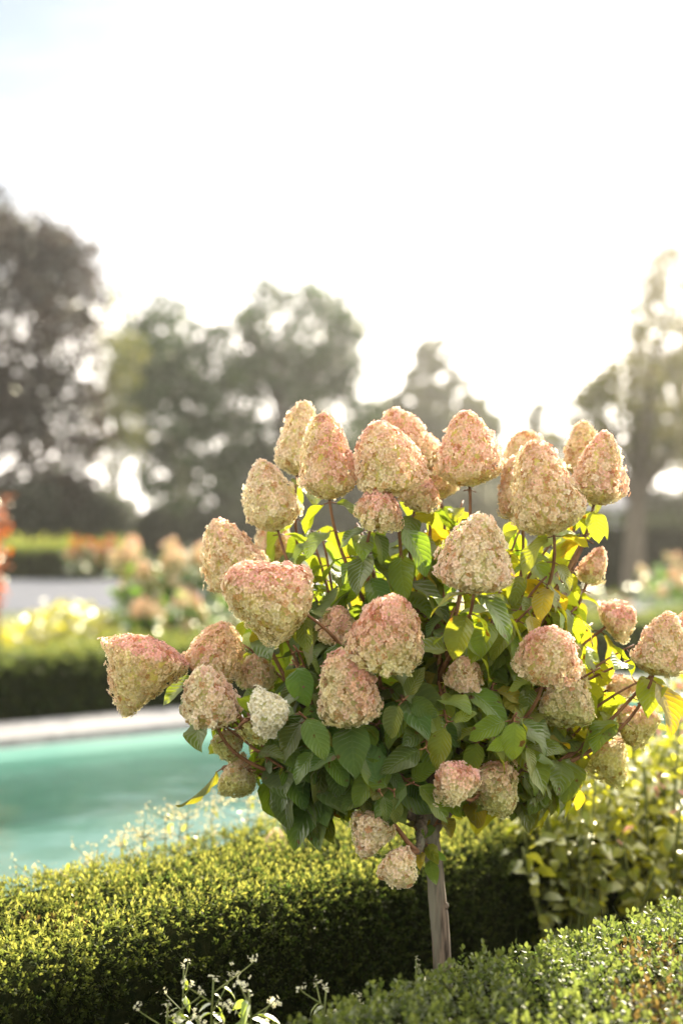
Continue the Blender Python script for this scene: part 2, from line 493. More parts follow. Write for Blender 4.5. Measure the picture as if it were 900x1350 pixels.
def leafy(pth, start, n, lmax, lmin, droop=.55, yellow=.06, size=None):
    """pairs of leaves along the outer part of a stem"""
    s = np.concatenate([[0], np.cumsum(np.linalg.norm(np.diff(pth, axis=0), axis=1))]); Ltot = s[-1]
    a0 = R.rand() * 3.14
    for k in range(n):
        q = start * Ltot + (Ltot * .95 - start * Ltot) * (k / max(n - 1, 1))
        p = np.array([np.interp(q, s, pth[:, c]) for c in range(3)])
        p2 = np.array([np.interp(min(q + .01, Ltot), s, pth[:, c]) for c in range(3)]); p1 = np.array([np.interp(max(q - .01, 0), s, pth[:, c]) for c in range(3)])
        ax = nrm(p2 - p1)
        x = nrm(np.cross(ax, [.31, .2, .9])); y = np.cross(ax, x)
        for j in range(2):
            an = a0 + k * 1.57 + j * math.pi + R.normal(0, .25)
            o = math.cos(an) * x + math.sin(an) * y
            dr = o * .85 + ax * .25 + np.array([0, 0, -droop * R.uniform(.5, 2.2)])
            L = (lmax + (lmin - lmax) * (k / max(n - 1, 1))) * R.uniform(.62, 1.2)
            st = nrm(dr * [1, 1, .4]) * .014
            tube(stemmb, [p, p + st * .5, p + st], [.0016, .0013, .0011], 4)
            leafP.append(p + st); leafD.append(dr); leafN.append(ax * .8 + o * .2 + [0, 0, .5] + R.normal(0, .18, 3)); leafL.append(L)
            leafC.append(leafcolor(1, yellow)[0] * (np.array([1.75, 1.5, 1.0]) if p[0] > .16 + R.normal(0, .08) else 1))   # backlight glow painted in: paler leaf colour on the sunward side


for i, (px, py, w, h, d, tilt, lean, typ) in enumerate(HEADS):
    c = hp[i]; ta = math.radians(tilt)
    ax = nrm(np.array([math.sin(ta), lean, math.cos(ta)]))
    W, H = (w - 3) / F * d, (h - 4) / F * d
    node, ldir, _ = limbs[grp[i]]
    bp = c - ax * H * .42
    dist = np.linalg.norm(bp - node)
    if tilt > 90 or tilt < -90:   # hanging head: its stem arches over
        p2 = bp - ax * min(.07, dist * .3) + [0, 0, .0]
    else:
        p2 = bp - ax * dist * .38 + np.array([0, 0, -.02])
    pth = bez(node, node + ldir * dist * .3 + R.normal(0, .015, 3), p2, bp, 18)
    tube(stemmb, pth, np.linspace(.0058, .0028, 18), 7)
    hb = MB(); head(hb, c, ax, W, H, typ, 100 + i, fsize=.0070, cone=1.35 if i == 21 else None)
    ho = hb.build('flower_head', M_petal, hyd)
    if typ == 'white': ho['label'] = 'small pure white flower head, freshly opened'
    if i == 21: ho['label'] = 'pink and lime flower head nodding downward at the far left'
    if i == 19: ho['label'] = 'large cream cone flower head facing the camera'
    nn_ = max(2, int(dist / .042))
    hang = py > 980
    leafy(pth, .18 if (330 < px < 720) else .04, min(nn_, 7) + 2 * (px < 330 or px > 740), .112, .092, yellow=.03 + .07 * (px > 620))
    # short ring of leaves right below the head
ENDS = []
# leafy shoots filling the crown
r2 = np.random.RandomState(5)
while len(ENDS) < 58:
    px = r2.uniform(290, 800); py = r2.uniform(690, 1045)
    cx = (px - 555) / 265.0; cy = (py - 860) / 190.0
    if cx * cx + cy * cy > 1: continue
    if py > 1000 and (px > 690): continue
    if r2.rand() < (.75 if py < 830 else 1.0):
        ENDS.append((px, py, r2.uniform(2.62, 3.15) if py > 850 and px < 620 else r2.uniform(2.82, 3.3)))
ENDS += [(300, 875, 2.78), (322, 850, 2.76), (335, 905, 2.74), (295, 840, 2.82), (268, 880, 2.82), (310, 935, 2.72), (770, 900, 2.82), (785, 945, 2.86), (760, 985, 2.88), (820, 960, 2.95), (745, 1000, 2.9), (395, 760, 2.95), (380, 700, 3.0), (420, 700, 2.95),(800, 930, 2.95), (780, 985, 3.0), (765, 1030, 3.05), (825, 900, 2.95), (850, 895, 2.9), (735, 960, 2.8), (725, 1035, 2.9), (835, 850, 2.95), (690, 690, 3.05), (560, 700, 3.1), (470, 690, 3.1), (740, 720, 3.1), (610, 660, 3.05), (775, 665, 3.0), (785, 700, 2.98), (400, 690, 3.05),(425, 1030, 2.8), (405, 1052, 2.84), (735, 790, 2.85), (720, 760, 2.8), (700, 800, 2.75), (760, 800, 2.9), (745, 880, 2.75), (700, 900, 2.7), (680, 860, 2.7), (660, 800, 2.75), (715, 940, 2.75), (690, 1010, 2.85), (650, 900, 2.8), (330, 985, 2.7), (372, 985, 2.74), (470, 1035, 2.74), (505, 1010, 2.68), (520, 1040, 2.66),
         (300, 960, 2.72), (258, 935, 2.8), (420, 985, 2.66), (455, 985, 2.64), (690, 975, 2.68), (700, 1000, 2.72), (680, 940, 2.66), (545, 1030, 2.68), (560, 985, 2.66),
         (400, 905, 2.72), (385, 870, 2.74), (545, 930, 2.7), (590, 950, 2.68), (640, 960, 2.72), (500, 950, 2.72), (420, 940, 2.7), (480, 985, 2.72),
         (830, 870, 2.84), (790, 880, 2.8), (770, 960, 2.95), (240, 905, 2.82), (780, 700, 2.95), (770, 735, 2.95), (745, 1010, 3.0)]
for (px, py, d) in ENDS:
    if any(((px - a[0]) / (a[2] * .55)) ** 2 + ((py - a[1]) / (a[3] * .55)) ** 2 < 1 and d < a[4] + .06 for a in HEADS): continue
    e = P(px, py, d)
    an = math.atan2(px - 563, 1088 - py)
    g = int(np.clip(np.digitize([an], edges)[0] - 1, 0, 8))
    g = min(limbs.keys(), key=lambda k: abs(k - g))
    node, ldir, lp = limbs[g]
    dist0 = np.linalg.norm(e - F0)
    p0 = node if dist0 > .3 else lp[7]
    dist = np.linalg.norm(e - p0)
    pth = bez(p0, p0 + ldir * dist * .35 + R.normal(0, .02, 3), e - np.array([(e - p0)[0] * .25, (e - p0)[1] * .2, .03]), e, 14)
    tube(stemmb, pth, np.linspace(.0042, .002, 14), 6)
    leafy(pth, .42, 4 if dist < .2 else 5, .106, .074, yellow=.03 + .07 * (px > 600))
# young sprout on the trunk
for (a, b) in (((568, 1120), (548, 1090)), ((569, 1125), (556, 1118)), ((566, 1100), (585, 1058))):
    p0, p1 = P(*a, 2.885), P(*b, 2.84)
    pth = bez(p0, p0 + [0, -.01, .01], p1 - [0, 0, .02], p1, 10)
    tube(stemmb, pth, np.linspace(.0025, .0014, 10), 5)
    leafy(pth, .4, 3, .05, .035, droop=.1, yellow=.45)
stemmb.build('twigs', M_stem, hyd)
fb = MB()
leafP, leafD, leafN, leafL, leafC = map(np.array, (leafP, leafD, leafN, leafL, leafC))
# no blade pushes through a flower head or hangs right in front of one
cen = leafP + nrm(leafD) * leafL[:, None] * .45
ok = np.ones(len(cen), bool)
cpx = 450 + cen[:, 0] / cen[:, 1] * F; cpy = HZ - (cen[:, 2] - EYE) / cen[:, 1] * F
ok &= ~((cpy > 1058) & (cpx > 440) & (leafL > .056)) & ~(cpy > 1085) | ((leafL < .056) & (cpy > 1040))
for i, a in enumerate(HEADS):
    hx = (cen[:, 0] / cen[:, 1] - hp[i][0] / hp[i][1]) * F; hy = (cen[:, 2] - EYE) / cen[:, 1] * F - (hp[i][2] - EYE) / hp[i][1] * F
    ok &= ~(((hx / (a[2] * .5 + 12)) ** 2 + (hy / (a[3] * .5 + 8)) ** 2 < 1) & (cen[:, 1] < a[4] + .04) & (a[4] < 3.04))
leafP, leafD, leafN, leafL, leafC = leafP[ok], leafD[ok], leafN[ok], leafL[ok], leafC[ok]
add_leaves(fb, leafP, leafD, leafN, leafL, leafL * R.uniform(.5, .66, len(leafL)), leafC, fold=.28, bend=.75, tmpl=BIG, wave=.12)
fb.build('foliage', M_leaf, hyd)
print('hydrangea leaves', len(leafP))


# ------------------------------------------------------------------ hedges
def hedge(name, label, p0, e, length, width, height, dens, leaf, group, cols, sprig_leaves=9, seed=0, brown=.12, round_=.07, bumpy=.02,
          faces=(1, 1, .3), simple=False, mat=None, tips=.3, twigs=0):
    r_ = np.random.RandomState(seed)
    e = nrm(np.array([e[0], e[1], 0.])); n2 = np.array([-e[1], e[0], 0.])   # n2: away from the front face
    p0 = np.array([p0[0], p0[1], 0.])
    root = empty(name, p0 + e * length / 2, label, 'hedge', group)
    # rounded cross-section: front bottom -> top -> back bottom
    pr = []
    for k in range(7):
        a = k / 6 * math.pi / 2
        pr.append((round_ - round_ * math.cos(a), height - round_ + round_ * math.sin(a)))
    pr = [(0, .0)] + pr
    pr += [(width - x, z) for x, z in reversed(pr)]
    pr = np.array(pr)
    seg = np.linalg.norm(np.diff(pr, axis=0), axis=1); cs = np.concatenate([[0], np.cumsum(seg)])

    def surf(sa, q, off=0.0):
        x = np.interp(q, cs, pr[:, 0]); z = np.interp(q, cs, pr[:, 1])
        x2 = np.interp(q + .01, cs, pr[:, 0]); z2 = np.interp(q + .01, cs, pr[:, 1]); x1 = np.interp(q - .01, cs, pr[:, 0]); z1 = np.interp(q - .01, cs, pr[:, 1])
        tx, tz = x2 - x1, z2 - z1; l = np.hypot(tx, tz) + 1e-9; nx, nz = -tz / l, tx / l
        pos = p0 + sa[:, None] * e + x[:, None] * n2 + z[:, None] * UP
        nor = nx[:, None] * n2 + nz[:, None] * UP
        b = bumpy * (snoise(pos, 5, seed) + .6 * snoise(pos, 14, seed + 1)) - off
        pos = pos + nor * b[:, None]
        return pos, nor
    # core
    na, nq = max(8, int(length / .12)), 26
    sa, qq = np.meshgrid(np.linspace(0, length, na), np.linspace(0, cs[-1], nq), indexing='ij')
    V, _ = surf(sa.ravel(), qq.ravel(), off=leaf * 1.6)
    i, j = np.meshgrid(np.arange(na - 1), np.arange(nq - 1), indexing='ij')
    Q = np.stack([i * nq + j, (i + 1) * nq + j, (i + 1) * nq + j + 1, i * nq + j + 1], -1).reshape(-1, 4)
    cm = MB(); cm.add(V, Q)
    # close both ends
    for ii in (0, na - 1):
        ring = V[ii * nq:(ii + 1) * nq]; cc = ring.mean(0)
        vv = np.vstack([ring, cc]); T = [[k, k + 1, nq] for k in range(nq - 1)] + [[nq - 1, 0, nq]]
        cm.add(vv, None, T)
    # sprigs, with density per face
    N = int(length * cs[-1] * dens)
    sa = r_.uniform(0, length, N); q = r_.uniform(0, cs[-1], N)
    f1, f2 = cs[4], cs[-5]
    keep = r_.rand(N) < np.where(q < f1, faces[0], np.where(q < f2, faces[1], faces[2]))
    sa, q = sa[keep], q[keep]
    pos, nor = surf(sa, q)
    thin = snoise(pos, 9, seed + 31) + .6 * snoise(pos, 23, seed + 32)
    kp = r_.rand(len(pos)) < np.clip(1.35 - .75 * np.clip(thin - .35, 0, 2), .3, 1)
    pos, nor, sa, q = pos[kp], nor[kp], sa[kp], q[kp]; N = len(pos)
    # ends of the hedge
    Ne = int(width * height * dens)
    for s_, sg in ((0, -1), (length, 1)):
        x = r_.uniform(0, width, Ne); z = r_.uniform(0, height - .01, Ne)
        pe = p0 + s_ * e + x[:, None] * n2 + z[:, None] * UP
        pos = np.vstack([pos, pe]); nor = np.vstack([nor, np.tile(e * sg, (Ne, 1))])
    N = len(pos)
    ax = nrm(nor * .6 + UP * .35 + r_.normal(0, .5, (N, 3)))
    pos = pos - nor * leaf * .9 + nor * (r_.rand(N, 1) ** 3) * leaf * 2.2
    x = nrm(np.cross(ax, r_.normal(size=(N, 3)))); y = np.cross(ax, x)
    vary = snoise(pos, 3.0, seed + 7); br = snoise(pos, 4.2, seed + 17) + .5 * snoise(pos, 15, seed + 3)
    base_c = cols[0] + (cols[1] - cols[0]) * np.clip(.5 + .4 * vary + r_.normal(0, .22, N), 0, 1)[:, None]
    lit_top = np.clip(nor[:, 2] * 1.3 - .15, 0, 1)          # shade painted into side leaves; top kept bright with fresh yellow tips
    base_c = base_c * (.5 + .5 * lit_top[:, None])
    isbr = (r_.rand(N) < np.clip((br - .55) * 1.5, 0, .7) * brown * 6)
    base_c[isbr] = np.array([.04, .032, .012]) * r_.uniform(.6, 1.3, (isbr.sum(), 1))
    fmb = MB()
    K = sprig_leaves
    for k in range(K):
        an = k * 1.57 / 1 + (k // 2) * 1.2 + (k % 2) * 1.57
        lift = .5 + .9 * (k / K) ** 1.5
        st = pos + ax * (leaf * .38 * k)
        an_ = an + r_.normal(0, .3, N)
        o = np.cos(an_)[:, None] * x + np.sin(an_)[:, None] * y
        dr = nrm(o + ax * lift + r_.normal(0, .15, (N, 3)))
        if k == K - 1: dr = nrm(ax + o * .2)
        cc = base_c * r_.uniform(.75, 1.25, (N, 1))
        tip = (np.clip((k / K - .45) * 2, 0, 1) * tips * lit_top)[:, None]
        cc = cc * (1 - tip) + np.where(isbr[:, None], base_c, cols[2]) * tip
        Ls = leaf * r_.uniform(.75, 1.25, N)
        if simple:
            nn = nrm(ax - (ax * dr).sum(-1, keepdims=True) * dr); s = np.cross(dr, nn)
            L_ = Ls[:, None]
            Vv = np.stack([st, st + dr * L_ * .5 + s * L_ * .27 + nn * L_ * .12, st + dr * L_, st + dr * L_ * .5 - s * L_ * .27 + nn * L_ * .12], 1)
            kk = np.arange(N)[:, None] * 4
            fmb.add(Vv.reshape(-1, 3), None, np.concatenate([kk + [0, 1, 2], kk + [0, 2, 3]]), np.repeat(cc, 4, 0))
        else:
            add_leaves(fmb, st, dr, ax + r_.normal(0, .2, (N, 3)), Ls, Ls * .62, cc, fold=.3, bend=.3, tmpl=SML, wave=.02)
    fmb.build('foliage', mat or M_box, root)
    if twigs:
        tw = MB()
        for k in r_.randint(0, len(sa), twigs):
            d_ = nrm(nor[k] * .6 + UP * .5 + r_.normal(0, .45, 3)); l = r_.uniform(.03, .075)
            a_ = pos[k] - d_ * .03; b_ = pos[k] + d_ * l * .55 + r_.normal(0, .004, 3)
            tube(tw, [a_, b_, pos[k] + d_ * l], [.0016, .0012, .0008], 4)
        cm.add(np.concatenate(tw.V), np.concatenate(tw.Q), np.concatenate(tw.T))
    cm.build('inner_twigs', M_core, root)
    return root


A47 = math.radians(46)
E1 = np.array([math.cos(A47), math.sin(A47)]); N1 = np.array([-E1[1], E1[0]])
boxc = (np.array([.017, .034, .008]), np.array([.055, .075, .018]), np.array([.13, .135, .035]))
# behind the trunk, backlit on top
p = np.array([0., 3.2]) - E1 * 1.55
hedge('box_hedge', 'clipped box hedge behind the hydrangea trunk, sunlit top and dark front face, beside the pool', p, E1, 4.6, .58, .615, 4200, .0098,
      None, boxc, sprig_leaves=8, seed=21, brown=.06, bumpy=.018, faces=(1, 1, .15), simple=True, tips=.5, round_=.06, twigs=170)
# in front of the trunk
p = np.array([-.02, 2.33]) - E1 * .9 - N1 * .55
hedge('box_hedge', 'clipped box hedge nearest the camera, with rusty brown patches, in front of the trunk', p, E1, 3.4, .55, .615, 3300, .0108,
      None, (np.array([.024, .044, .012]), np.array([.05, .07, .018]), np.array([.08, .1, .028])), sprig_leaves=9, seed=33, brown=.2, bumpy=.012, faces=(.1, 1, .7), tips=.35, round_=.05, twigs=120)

# ------------------------------------------------------------------ ground, pool, paths
A32 = math.radians(36)
E2 = np.array([math.cos(A32), math.sin(A32)]); N2 = np.array([-E2[1], E2[0]])
PF = np.array([-2.13, 9.15])          # a point on the pool's far inner edge
PW = 4.5
S0, S1 = -9.0, 5.5                    # pool ends along its length


def pool_pt(s, t, z=0.0):              # t = 0 far edge, t = -PW near edge
    v = PF + E2 * s + N2 * t
    return [v[0], v[1], z]


def sheet(name, corners, mat, z, kind='structure'):
    mb = MB(); mb.add(np.array([[c[0], c[1], z] for c in corners]), [[0, 1, 2, 3]])
    return tag(mb.build(name, mat, None, smooth=False), kind=kind)


mb = MB()
B = 400
def fr(sa, sb, ta, tb_):
    mb.add(np.array([pool_pt(sa, ta), pool_pt(sb, ta), pool_pt(sb, tb_), pool_pt(sa, tb_)]), [[0, 1, 2, 3]])
fr(-B, S0, -B, B); fr(S1, B, -B, B); fr(S0, S1, 0, B); fr(S0, S1, -B, -PW)
tag(mb.build('ground', M_lawn, None, False), kind='structure')
# planting bed soil strip between the two near hedges, and the bed beyond the far hedge
def strip(a, e, n, l0, l1, w0, w1):
    return [a + e * l0 + n * w0, a + e * l1 + n * w0, a + e * l1 + n * w1, a + e * l0 + n * w1]
sheet('soil_bed', strip(np.array([0., 3.2]), E1, N1, -3.5, 6, -1.6, .9), M_soil, .006)
sheet('far_soil_bed', strip(PF, E2, N2, -14, 16, 1.9, 9.0), M_soil, .006)
sheet('gravel_court', [(-60, 23), (60, 23), (60, 36.2), (-60, 36.2)], M_gravel, .012)
# coping ring
CW = .95
mb = MB()
def cop(sa, sb, ta, tb_):
    L_ = sb - sa
    c = pool_pt((sa + sb) / 2, (ta + tb_) / 2, .02)
    box(mb, c, (L_, tb_ - ta, .06), A32)
nb = 14
for k in range(nb):
    a = S0 + (S1 - S0) / nb * k; b = a + (S1 - S0) / nb - .006
    cop(a, b, 0, CW - .2); cop(a, b, -PW - .5, -PW)
cop(S0 - .5, S0 - .006, -PW - .5, CW - .2); cop(S1, S1 + .5, -PW - .5, CW - .2)
tag(mb.build('pool_coping', M_stone, None, False), kind='structure')

# basin
m, nt, out = newmat('pool_plaster')
N = nt.nodes.new; L = nt.links.new
b = N('ShaderNodeBsdfPrincipled'); b.inputs['Roughness'].default_value = .7
no = N('ShaderNodeTexNoise'); no.inputs['Scale'].default_value = .5
cr = N('ShaderNodeValToRGB'); cr.color_ramp.elements[0].color = (.33, .62, .5, 1); cr.color_ramp.elements[1].color = (.48, .74, .6, 1)
cr.color_ramp.elements[0].position = .4; cr.color_ramp.elements[1].position = .6
tx = N('ShaderNodeTexCoord'); L(tx.outputs['Object'], no.inputs['Vector']); L(no.outputs['Fac'], cr.inputs[0]); L(cr.outputs[0], b.inputs['Base Color'])
L(b.outputs[0], out.inputs['Surface'])
M_basin = m
mb = MB(); DZ = -.5
c8 = [pool_pt(S0, -PW, DZ), pool_pt(S1, -PW, DZ), pool_pt(S1, 0, DZ), pool_pt(S0, 0, DZ), pool_pt(S0, -PW, -.011), pool_pt(S1, -PW, -.011), pool_pt(S1, 0, -.011), pool_pt(S0, 0, -.011)]
mb.add(np.array(c8), [[0, 1, 2, 3], [0, 4, 5, 1], [1, 5, 6, 2], [2, 6, 7, 3], [3, 7, 4, 0]])
tag(mb.build('pool_basin', M_basin, None, False), kind='structure')
# water
m, nt, out = newmat('water')
N = nt.nodes.new; L = nt.links.new
tr = N('ShaderNodeBsdfTransparent'); tr.inputs['Color'].default_value = (.9, .985, .965, 1)
gl = N('ShaderNodeBsdfGlossy'); gl.inputs['Roughness'].default_value = .12
fz = N('ShaderNodeFresnel'); fz.inputs['IOR'].default_value = 1.33
no = N('ShaderNodeTexNoise'); no.inputs['Scale'].default_value = 3.2; no.inputs['Detail'].default_value = 4
bp = N('ShaderNodeBump'); bp.inputs['Strength'].default_value = .5; bp.inputs['Distance'].default_value = .05
tx = N('ShaderNodeTexCoord'); L(tx.outputs['Object'], no.inputs['Vector']); L(no.outputs['Fac'], bp.inputs['Height'])
L(bp.outputs[0], gl.inputs['Normal']); L(bp.outputs[0], fz.inputs['Normal'])
mx = N('ShaderNodeMixShader'); L(fz.outputs[0], mx.inputs[0]); L(tr.outputs[0], mx.inputs[1]); L(gl.outputs[0], mx.inputs[2])
L(mx.outputs[0], out.inputs['Surface'])
mb = MB(); mb.add(np.array([pool_pt(S0, -PW, -.09), pool_pt(S1, -PW, -.09), pool_pt(S1, 0, -.09), pool_pt(S0, 0, -.09)]), [[0, 1, 2, 3]])
tag(mb.build('pool_water', m, None, False), kind='structure')

# far hedges
p = PF + N2 * (CW) - E2 * 8
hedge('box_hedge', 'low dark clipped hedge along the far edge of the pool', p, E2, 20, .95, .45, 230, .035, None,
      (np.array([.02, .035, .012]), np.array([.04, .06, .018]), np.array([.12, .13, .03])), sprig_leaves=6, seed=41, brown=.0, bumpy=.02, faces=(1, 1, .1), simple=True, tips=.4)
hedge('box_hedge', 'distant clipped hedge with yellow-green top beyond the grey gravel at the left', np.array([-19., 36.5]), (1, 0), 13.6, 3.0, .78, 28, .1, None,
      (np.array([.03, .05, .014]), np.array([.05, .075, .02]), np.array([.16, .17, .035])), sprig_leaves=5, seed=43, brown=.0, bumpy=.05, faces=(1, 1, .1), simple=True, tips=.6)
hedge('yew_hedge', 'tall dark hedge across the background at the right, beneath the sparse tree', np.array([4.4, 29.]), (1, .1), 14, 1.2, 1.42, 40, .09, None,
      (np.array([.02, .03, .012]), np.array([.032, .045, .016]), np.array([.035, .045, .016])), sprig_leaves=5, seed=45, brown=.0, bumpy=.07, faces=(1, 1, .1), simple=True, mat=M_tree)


# ------------------------------------------------------------------ trees
def tree(name, label, base, top, crown, nclump, nleaf, leaf, cols, trunk_r, group, barkm, crad=(.3, .45), spread=.9, seed=1, cat='tree', bottomsparse=0., flat=.8, splitz=.35, shell=.35, grow=1.0, vp=1.0, we=2.2):
    """crown = list of (dx, dy, z, rx, ry, rz) ellipsoids in metres relative to the base"""
    r_ = np.random.RandomState(seed)
    base = np.array([base[0], base[1], 0.])
    root = empty(name, base, label, cat, group)
    crown = [(c[0], c[1], c[2], c[3] * grow, c[4] * grow, c[5] * (1 + (grow - 1) * .6)) for c in crown]
    cl, cs_ = [], []
    vol = np.array([c[3] * c[4] * c[5] for c in crown]); vol = vol ** vp; vol = vol / vol.sum()
    for k in range(nclump):
        c = crown[r_.choice(len(crown), p=vol)]
        v = nrm(r_.normal(size=3)) * (shell + (1 - shell) * r_.rand()) ** .6
        z = c[2] + v[2] * c[5]
        if bottomsparse and v[2] < 0 and r_.rand() < bottomsparse: continue
        cl.append(base + np.array([c[0] + v[0] * c[3], c[1] + v[1] * c[4], z]))
        cs_.append(r_.uniform(*crad) * (c[3] + c[5]) / 2)
    cl = np.array(cl); cs_ = np.array(cs_)
    # trunk and limbs
    tm = MB(); zt = top * splitz
    pts = np.array([base + [0, 0, -.1], base + [.02 * top * r_.normal(), 0, zt * .5], base + [.02 * top * r_.normal(), 0, zt], base + [.03 * top * r_.normal(), 0, top * .8]])
    t = np.linspace(0, 1, 12); pp = np.stack([np.interp(t, [0, .25, .5, 1], pts[:, k]) for k in range(3)], -1)
    tube(tm, pp, np.linspace(1.1, .12, 12) * trunk_r, 9, wob=.05)
    tm.build('trunk', barkm, root)
    bm_ = MB()
    for k in r_.permutation(len(cl))[:min(26, len(cl))]:
        h0 = np.clip((cl[k][2] - base[2]) * r_.uniform(.45, .75), zt * .6, top * .85)
        p0 = np.array([np.interp(h0, pp[:, 2], pp[:, c]) for c in range(3)])
        pth = bez(p0, p0 + (cl[k] - p0) * .3 + [0, 0, .04 * top], cl[k] - [0, 0, .03 * top], cl[k], 7)
        tube(bm_, pth, np.linspace(.35, .07, 7) * trunk_r, 5)
    bm_.build('branch', barkm, root)
    w = cs_ ** we; w = w / w.sum()
    k = r_.choice(len(cl), nleaf, p=w)
    rr = r_.rand(nleaf) ** .45
    nleaf = nleaf; off = nrm(r_.normal(size=(nleaf, 3))) * (rr * cs_[k])[:, None] * [1, 1, flat]
    pos = cl[k] + off
    f = np.clip(.45 + .3 * snoise(pos, 1.4 / leaf * .3, seed) + r_.normal(0, .25, nleaf) + .25 * r_.normal(size=len(cl))[k], 0, 1)[:, None]
    C = np.asarray(cols[0]) * (1 - f) + np.asarray(cols[1]) * f
    fm = MB(); add_quads(fm, pos, leaf * r_.uniform(.6, 1.3, nleaf), C, .62)
    fm.build('crown', M_tree, root)
    return root


def X(px, d): return (px - 450) / F * d
GR = 'trees behind the pool garden'
dk, gn = (.01, .032, .006), (.04, .09, .012)
tree('beech_tree', 'tall copper-brown beech at the left edge of the photo', (X(-18, 52), 52), 13.6,
     [(0, 0, 8.6, 3.7, 3.2, 4.2), (2.2, 0, 9.2, 1.8, 2, 2.8), (.6, 0, 4.4, 3.6, 3, 2.8), (2.9, 0, 4.8, 1.7, 1.6, 2.4), (-.2, 0, 11.9, 1.7, 2, 2.0)], 380, 12500, .36,
     [(.008, .009, .011), (.05, .027, .018)], .3, GR, M_tbark, seed=3, crad=(.2, .32), shell=.3, grow=1.12)
tree('birch_tree', 'slender yellow-green tree beside the copper beech', (X(152, 56), 56), 11.2,
     [(0, 0, 7.6, .75, .8, 3.0), (0, 0, 4.4, 1.1, .9, 2)], 50, 1500, .24, [(.12, .15, .04), (.28, .27, .07)], .12, GR, M_mossbark, seed=4, crad=(.25, .5))
tree('oak_tree', 'rounded dark green tree, the smaller of the two broad crowns left of the flowers', (X(238, 62), 62), 11.0,
     [(-.9, 0, 8.2, 2.0, 1.9, 2.5), (-.7, 0, 6.0, 2.1, 1.8, 2.2), (.3, 0, 3.2, 2.0, 1.5, 1.6)], 200, 5800, .36, [dk, gn], .2, GR, M_mossbark, seed=5, crad=(.28, .4), shell=.3, grow=1.15)
tree('oak_tree', 'broad dark domed tree in the middle distance, sky showing through its lower branches', (X(370, 64), 64), 12.6,
     [(.5, 0, 9.6, 2.9, 2.8, 2.5), (2.0, 0, 8.6, 1.9, 2.4, 2.3), (-1.4, 0, 8.4, 2, 2.4, 2.4), (0, 0, 6.2, 4.0, 2.6, 2.8), (0, 0, 3.4, 4.2, 2.4, 1.8)], 420, 11000, .36,
     [dk, (.048, .092, .012)], .32, GR, M_tbark, seed=6, crad=(.15, .25), bottomsparse=.1, shell=.3, grow=1.15)
def conifer(label, px, d, topy, hw, seed, n=5200, cols=None):
    topz = EYE + (HZ - topy) / F * d
    ln = hw / F * d
    ln *= 1.75
    cr_ = [(0, 0, topz * (1 - (k + .8) / 9.0), ln * (k + 1.15) / 8.0 * (1 + .12 * math.sin(k * 2.1 + seed)), ln * (k + 1.15) / 8.0, topz / 11) for k in (0, 0, 0, 1, 1, 1, 2, 2, 3, 3, 4, 5, 6, 7)]
    return tree('conifer_tree', label, (X(px, d), d), topz, cr_, 120, n * 3, .38, cols or [(.05, .07, .025), (.12, .13, .05)], .18, GR, M_tbark, seed=seed, crad=(.2, .4), splitz=.3, vp=.1, we=1.3)
conifer('hazy pointed conifer right above the middle flower heads', 572, 80, 442, 100, 7)
conifer('smaller second conifer peak beside the pointed conifer', 622, 84, 508, 70, 8, 3500)
conifer('tiny far conifer tip seen in the bright gap above the right flower heads', 712, 92, 528, 62, 9, 3200)
conifer('grey green conifer seen between the domed tree and the pointed conifer', 505, 78, 520, 90, 10, 4000)
k_ = .614
tree('ash_tree', 'open sparse tree with a dark trunk behind the right flower heads', (X(830, 27), 27), 5.3,
     [(a * k_, b * k_, 1.4 + (c - 1.4) * k_, d * k_, e * k_, f * k_) for a, b, c, d, e, f in
      [(.2, 0, 5.0, 1.7, 1.5, 1.6), (-.9, 0, 4.4, 1.5, 1.5, 1.3), (.9, 0, 7.2, .9, 1, 1.3), (1.6, 0, 3.9, 1.5, 1.4, 1.2)]], 200, 2200, .17, [(.07, .08, .03), (.16, .15, .055)], .21, GR, M_tbark, seed=12, crad=(.18, .34), splitz=.5, grow=1.15)
tree('ash_tree', 'tall thin-leaved tree at the right edge of the photo', (X(905, 48), 48), 10.6,
     [(-.2, 0, 8.2, 1.7, 1.5, 2.2), (.2, 0, 5.4, 2.0, 1.6, 2.0), (-.9, 0, 9.3, .9, 1, 1.0)], 200, 2600, .3, [(.09, .09, .04), (.2, .17, .07)], .2, GR, M_tbark, seed=13, crad=(.14, .3), splitz=.6, grow=1.15)
# dark understory
US = 'dark shrubs under the trees'
for k, (px, d, topy, hw, lab, cc) in enumerate([
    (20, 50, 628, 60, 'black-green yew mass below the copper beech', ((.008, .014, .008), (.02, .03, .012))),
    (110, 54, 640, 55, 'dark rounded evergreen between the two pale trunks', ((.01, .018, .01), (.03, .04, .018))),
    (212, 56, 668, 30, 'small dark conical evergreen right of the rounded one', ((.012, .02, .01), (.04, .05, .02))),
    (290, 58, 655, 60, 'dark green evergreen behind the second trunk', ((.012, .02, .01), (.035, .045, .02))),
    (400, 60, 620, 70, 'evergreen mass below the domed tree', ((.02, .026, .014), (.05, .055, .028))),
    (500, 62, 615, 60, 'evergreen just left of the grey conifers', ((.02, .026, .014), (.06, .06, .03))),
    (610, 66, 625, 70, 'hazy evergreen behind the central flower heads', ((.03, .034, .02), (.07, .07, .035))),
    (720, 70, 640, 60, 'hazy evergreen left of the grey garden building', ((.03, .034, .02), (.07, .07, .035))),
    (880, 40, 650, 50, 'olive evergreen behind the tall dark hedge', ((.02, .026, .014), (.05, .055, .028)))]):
    tz = EYE + (HZ - topy) / F * d; w = hw / F * d
    tree('evergreen_shrub', lab, (X(px, d), d), tz, [(0, 0, tz * .5, w, w, tz * .5)], 46, 5200, .2, cc, .12, US, M_tbark, seed=50 + k, crad=(.3, .5), cat='shrub', splitz=.3)
